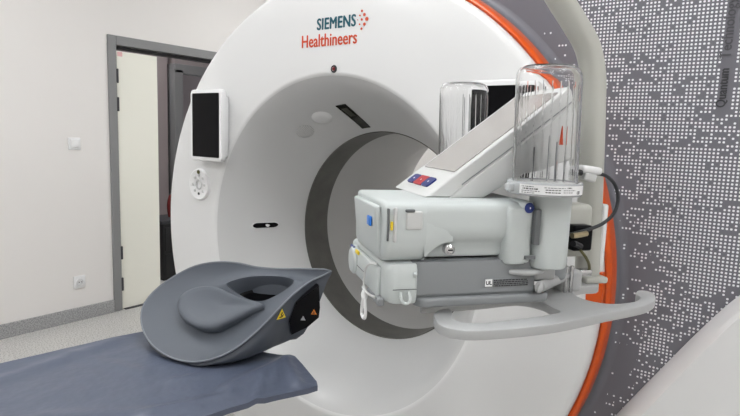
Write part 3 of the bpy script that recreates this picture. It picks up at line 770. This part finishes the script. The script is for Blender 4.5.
# support handle
HD=[(-0.1960,-0.0084),(-0.2031,-0.0419),(-0.1991,-0.0612),(-0.1865,-0.0746),(-0.1584,-0.0860),(-0.0814,-0.0852),(0.0034,-0.0730),(0.1074,-0.0435),(0.1833,-0.0236),(0.2239,-0.0089),(0.2622,0.0170),(0.2893,0.0501),(0.2911,0.0711),(0.2748,0.0770),(0.2508,0.0556),(0.2447,0.0360),(0.2214,0.0166),(0.1973,0.0075),(0.1569,0.0043),(0.1328,0.0203),(0.1213,0.0475),(0.1255,0.0770),(0.1474,0.1022),(0.1739,0.1170),(0.2110,0.1194),(0.2323,0.1479),(0.2066,0.1594),(0.1873,0.1702),(0.1557,0.1662),(0.1047,0.1416),(0.0568,0.1185),(-0.0046,0.1060),(-0.0615,0.0971),(-0.1671,0.0835),(-0.1878,0.0742),(-0.1959,0.0517),(-0.1791,0.0521),(-0.0835,0.0557),(-0.0017,0.0655),(0.0283,0.0359),(0.0316,0.0025),(0.0310,-0.0228),(-0.0164,-0.0368),(-0.0588,-0.0440),(-0.1141,-0.0515),(-0.1487,-0.0507),(-0.1656,-0.0383),(-0.1673,-0.0180),(-0.1556,0.0118),(-0.1570,0.0258),(-0.1721,0.0226),(-0.1857,0.0111)]
hp = [(p.x,p.y) for p in catmull([(a,b,0) for a,b in HD], 3, True)]
obj('support_handle', prism(hp, 1.069, 1.085, bev=.0035, seg=3), 'handle', I, angle=60)
# lever and its oval plate
lp = [(-.024+.036*math.cos(a), .010+.024*math.sin(a)) for a in [2*PI*i/32 for i in range(32)]]
obj('oval_plate', prism(lp, 1.1475, 1.1565, bev=.004), 'handle', I)
obj('lever', tube([(-.006,-.012,1.127),(-.004,-.010,1.127),(.02,.008,1.126),(.06,.045,1.121),(.13,.10,1.118)], .011, .008, n=16, up=(0,0,1)), 'handle', I)
B('hub_block', (.130,.115,1.104),(.05,.05,.044),.008,'handle')
B('holder_foot', (.012,.020,1.150),(.04,.04,.03),.005,'handle')
B('motor_end', (.04,.10,1.145),(.09,.12,.05),.01,'inj_grey')
for du in (0,.012): obj('locking_pin', tube([(.105+du,.075,1.088),(.105+du,.075,1.11),(.105+du,.075,1.14)], .0035, n=10), 'steel', I)
# ceiling arm
WA = .175
arm_pts = [(.2255,WA,1.088),(.2225,WA,1.16),(.2175,WA,1.256),(.212,WA,1.35),(.205,WA,1.45),(.199,WA,1.512),(.181,WA,1.566),(.146,WA,1.611),(.107,WA,1.655),(.065,WA,1.71),(.035,WA,1.78),(.022,WA,1.88),(.018,WA,2.0),(.018,WA,2.3),(.018,WA,2.88)]
obj('ceiling_arm', tube(arm_pts, .0235, .028, n=28, smooth=6, up=(1,0,0)), 'arm', I)
obj('arm_foot', box((.222,WA-.01,1.091),(.054,.062,.014),.005), 'arm', I)
obj('ceiling_flange', lathe([(.0004,H-.03),(.10,H-.03),(.11,H-.02),(.11,H-.001)],48,'Z',(.018,WA,0)), 'arm', I)
obj('arm_cover_strip', box((.251,.185,1.175),(.013,.045,.145),.005), 'white', I)
# black connector box with nozzle, cable, white plug
B('connector_box', (.166,.130,1.185),(.044,.03,.052),.005,'blackgloss')
obj('connector_nozzle', tube([(.118,.085,1.197),(.135,.09,1.197),(.160,.10,1.198)], .0055, n=10), 'brass', I)
obj('connector_nozzle', tube([(.125,.09,1.180),(.135,.095,1.178),(.150,.10,1.172)], .006, n=10), 'ink', I)
pl_ = obj('cable_plug', box((.168,.118,1.322),(.046,.026,.015),.006,3,('Y',.12)), 'white', I)
obj('cable_plug_clip', box((.164,.114,1.308),(.028,.018,.016),.004,3,('Y',.2)), 'funnelm', I)
obj('plug_stub', tube([(.146,.112,1.316),(.140,.112,1.317),(.134,.112,1.318)],.006,n=10), 'ink', I)
obj('cable', tube([(.188,.118,1.315),(.208,.117,1.310),(.228,.116,1.294),(.238,.115,1.266),(.230,.112,1.238),(.205,.108,1.218),(.17,.104,1.206),(.13,.10,1.198),(.10,.095,1.196)], .0036, n=10), 'cable', I)
obj('ground_wire', tube([(.150,.10,1.165),(.165,.10,1.148),(.180,.11,1.132),(.190,.12,1.112)], .003, n=8), 'olive', I)
B('cable_gland', (.176,.120,1.115),(.030,.02,.014),.004,'steel')

# stickers on the rest: placed on the shell by ray
def stick(name, px, m, size, src, mark, host):
    """px: world point near the surface; the sticker is laid on the nearest face"""
    loc = Vector(px)
    ok, co, no, idx = src.closest_point_on_mesh(loc-O_)
    if no.dot(CAM-loc) < 0: no = -no
    ex = Vector((0,0,1)).cross(no).normalized(); ey = no.cross(ex)
    return tri(name, co+no*.0008, ex, ey, size, m, host, mark)
shell = [o for o in R.children if o.name.startswith('shell')][0]
s_ = stick('warning_sticker', (.243,-.398,.880), 'yellow', .031, shell, 'ink', R)
s_['label'] = 'yellow triangular warning sticker'
tri('grey_sticker', Vector((.236,-.3465,.870))-O_, Vector((.045,.03,.0)), (0,0,1), .014, 'grey_tri', R, None)
tri('orange_sticker', Vector((.258,-.3275,.888))-O_, Vector((.045,.03,.0)), (0,0,1), .016, 'orange_tri', R, 'ink')

# ---------------------------------------------------------------- light
w = bpy.data.worlds.new('world'); scene.world = w; w.use_nodes = True
w.node_tree.nodes['Background'].inputs[0].default_value = (.9,.95,1,1); w.node_tree.nodes['Background'].inputs[1].default_value = .3
scene.view_settings.view_transform = 'Standard'; scene.view_settings.look = 'None'; scene.view_settings.gamma = 1
scene.view_settings.exposure = 1.06
scene.cycles.max_bounces = 10; scene.cycles.transmission_bounces = 10; scene.cycles.transparent_max_bounces = 12
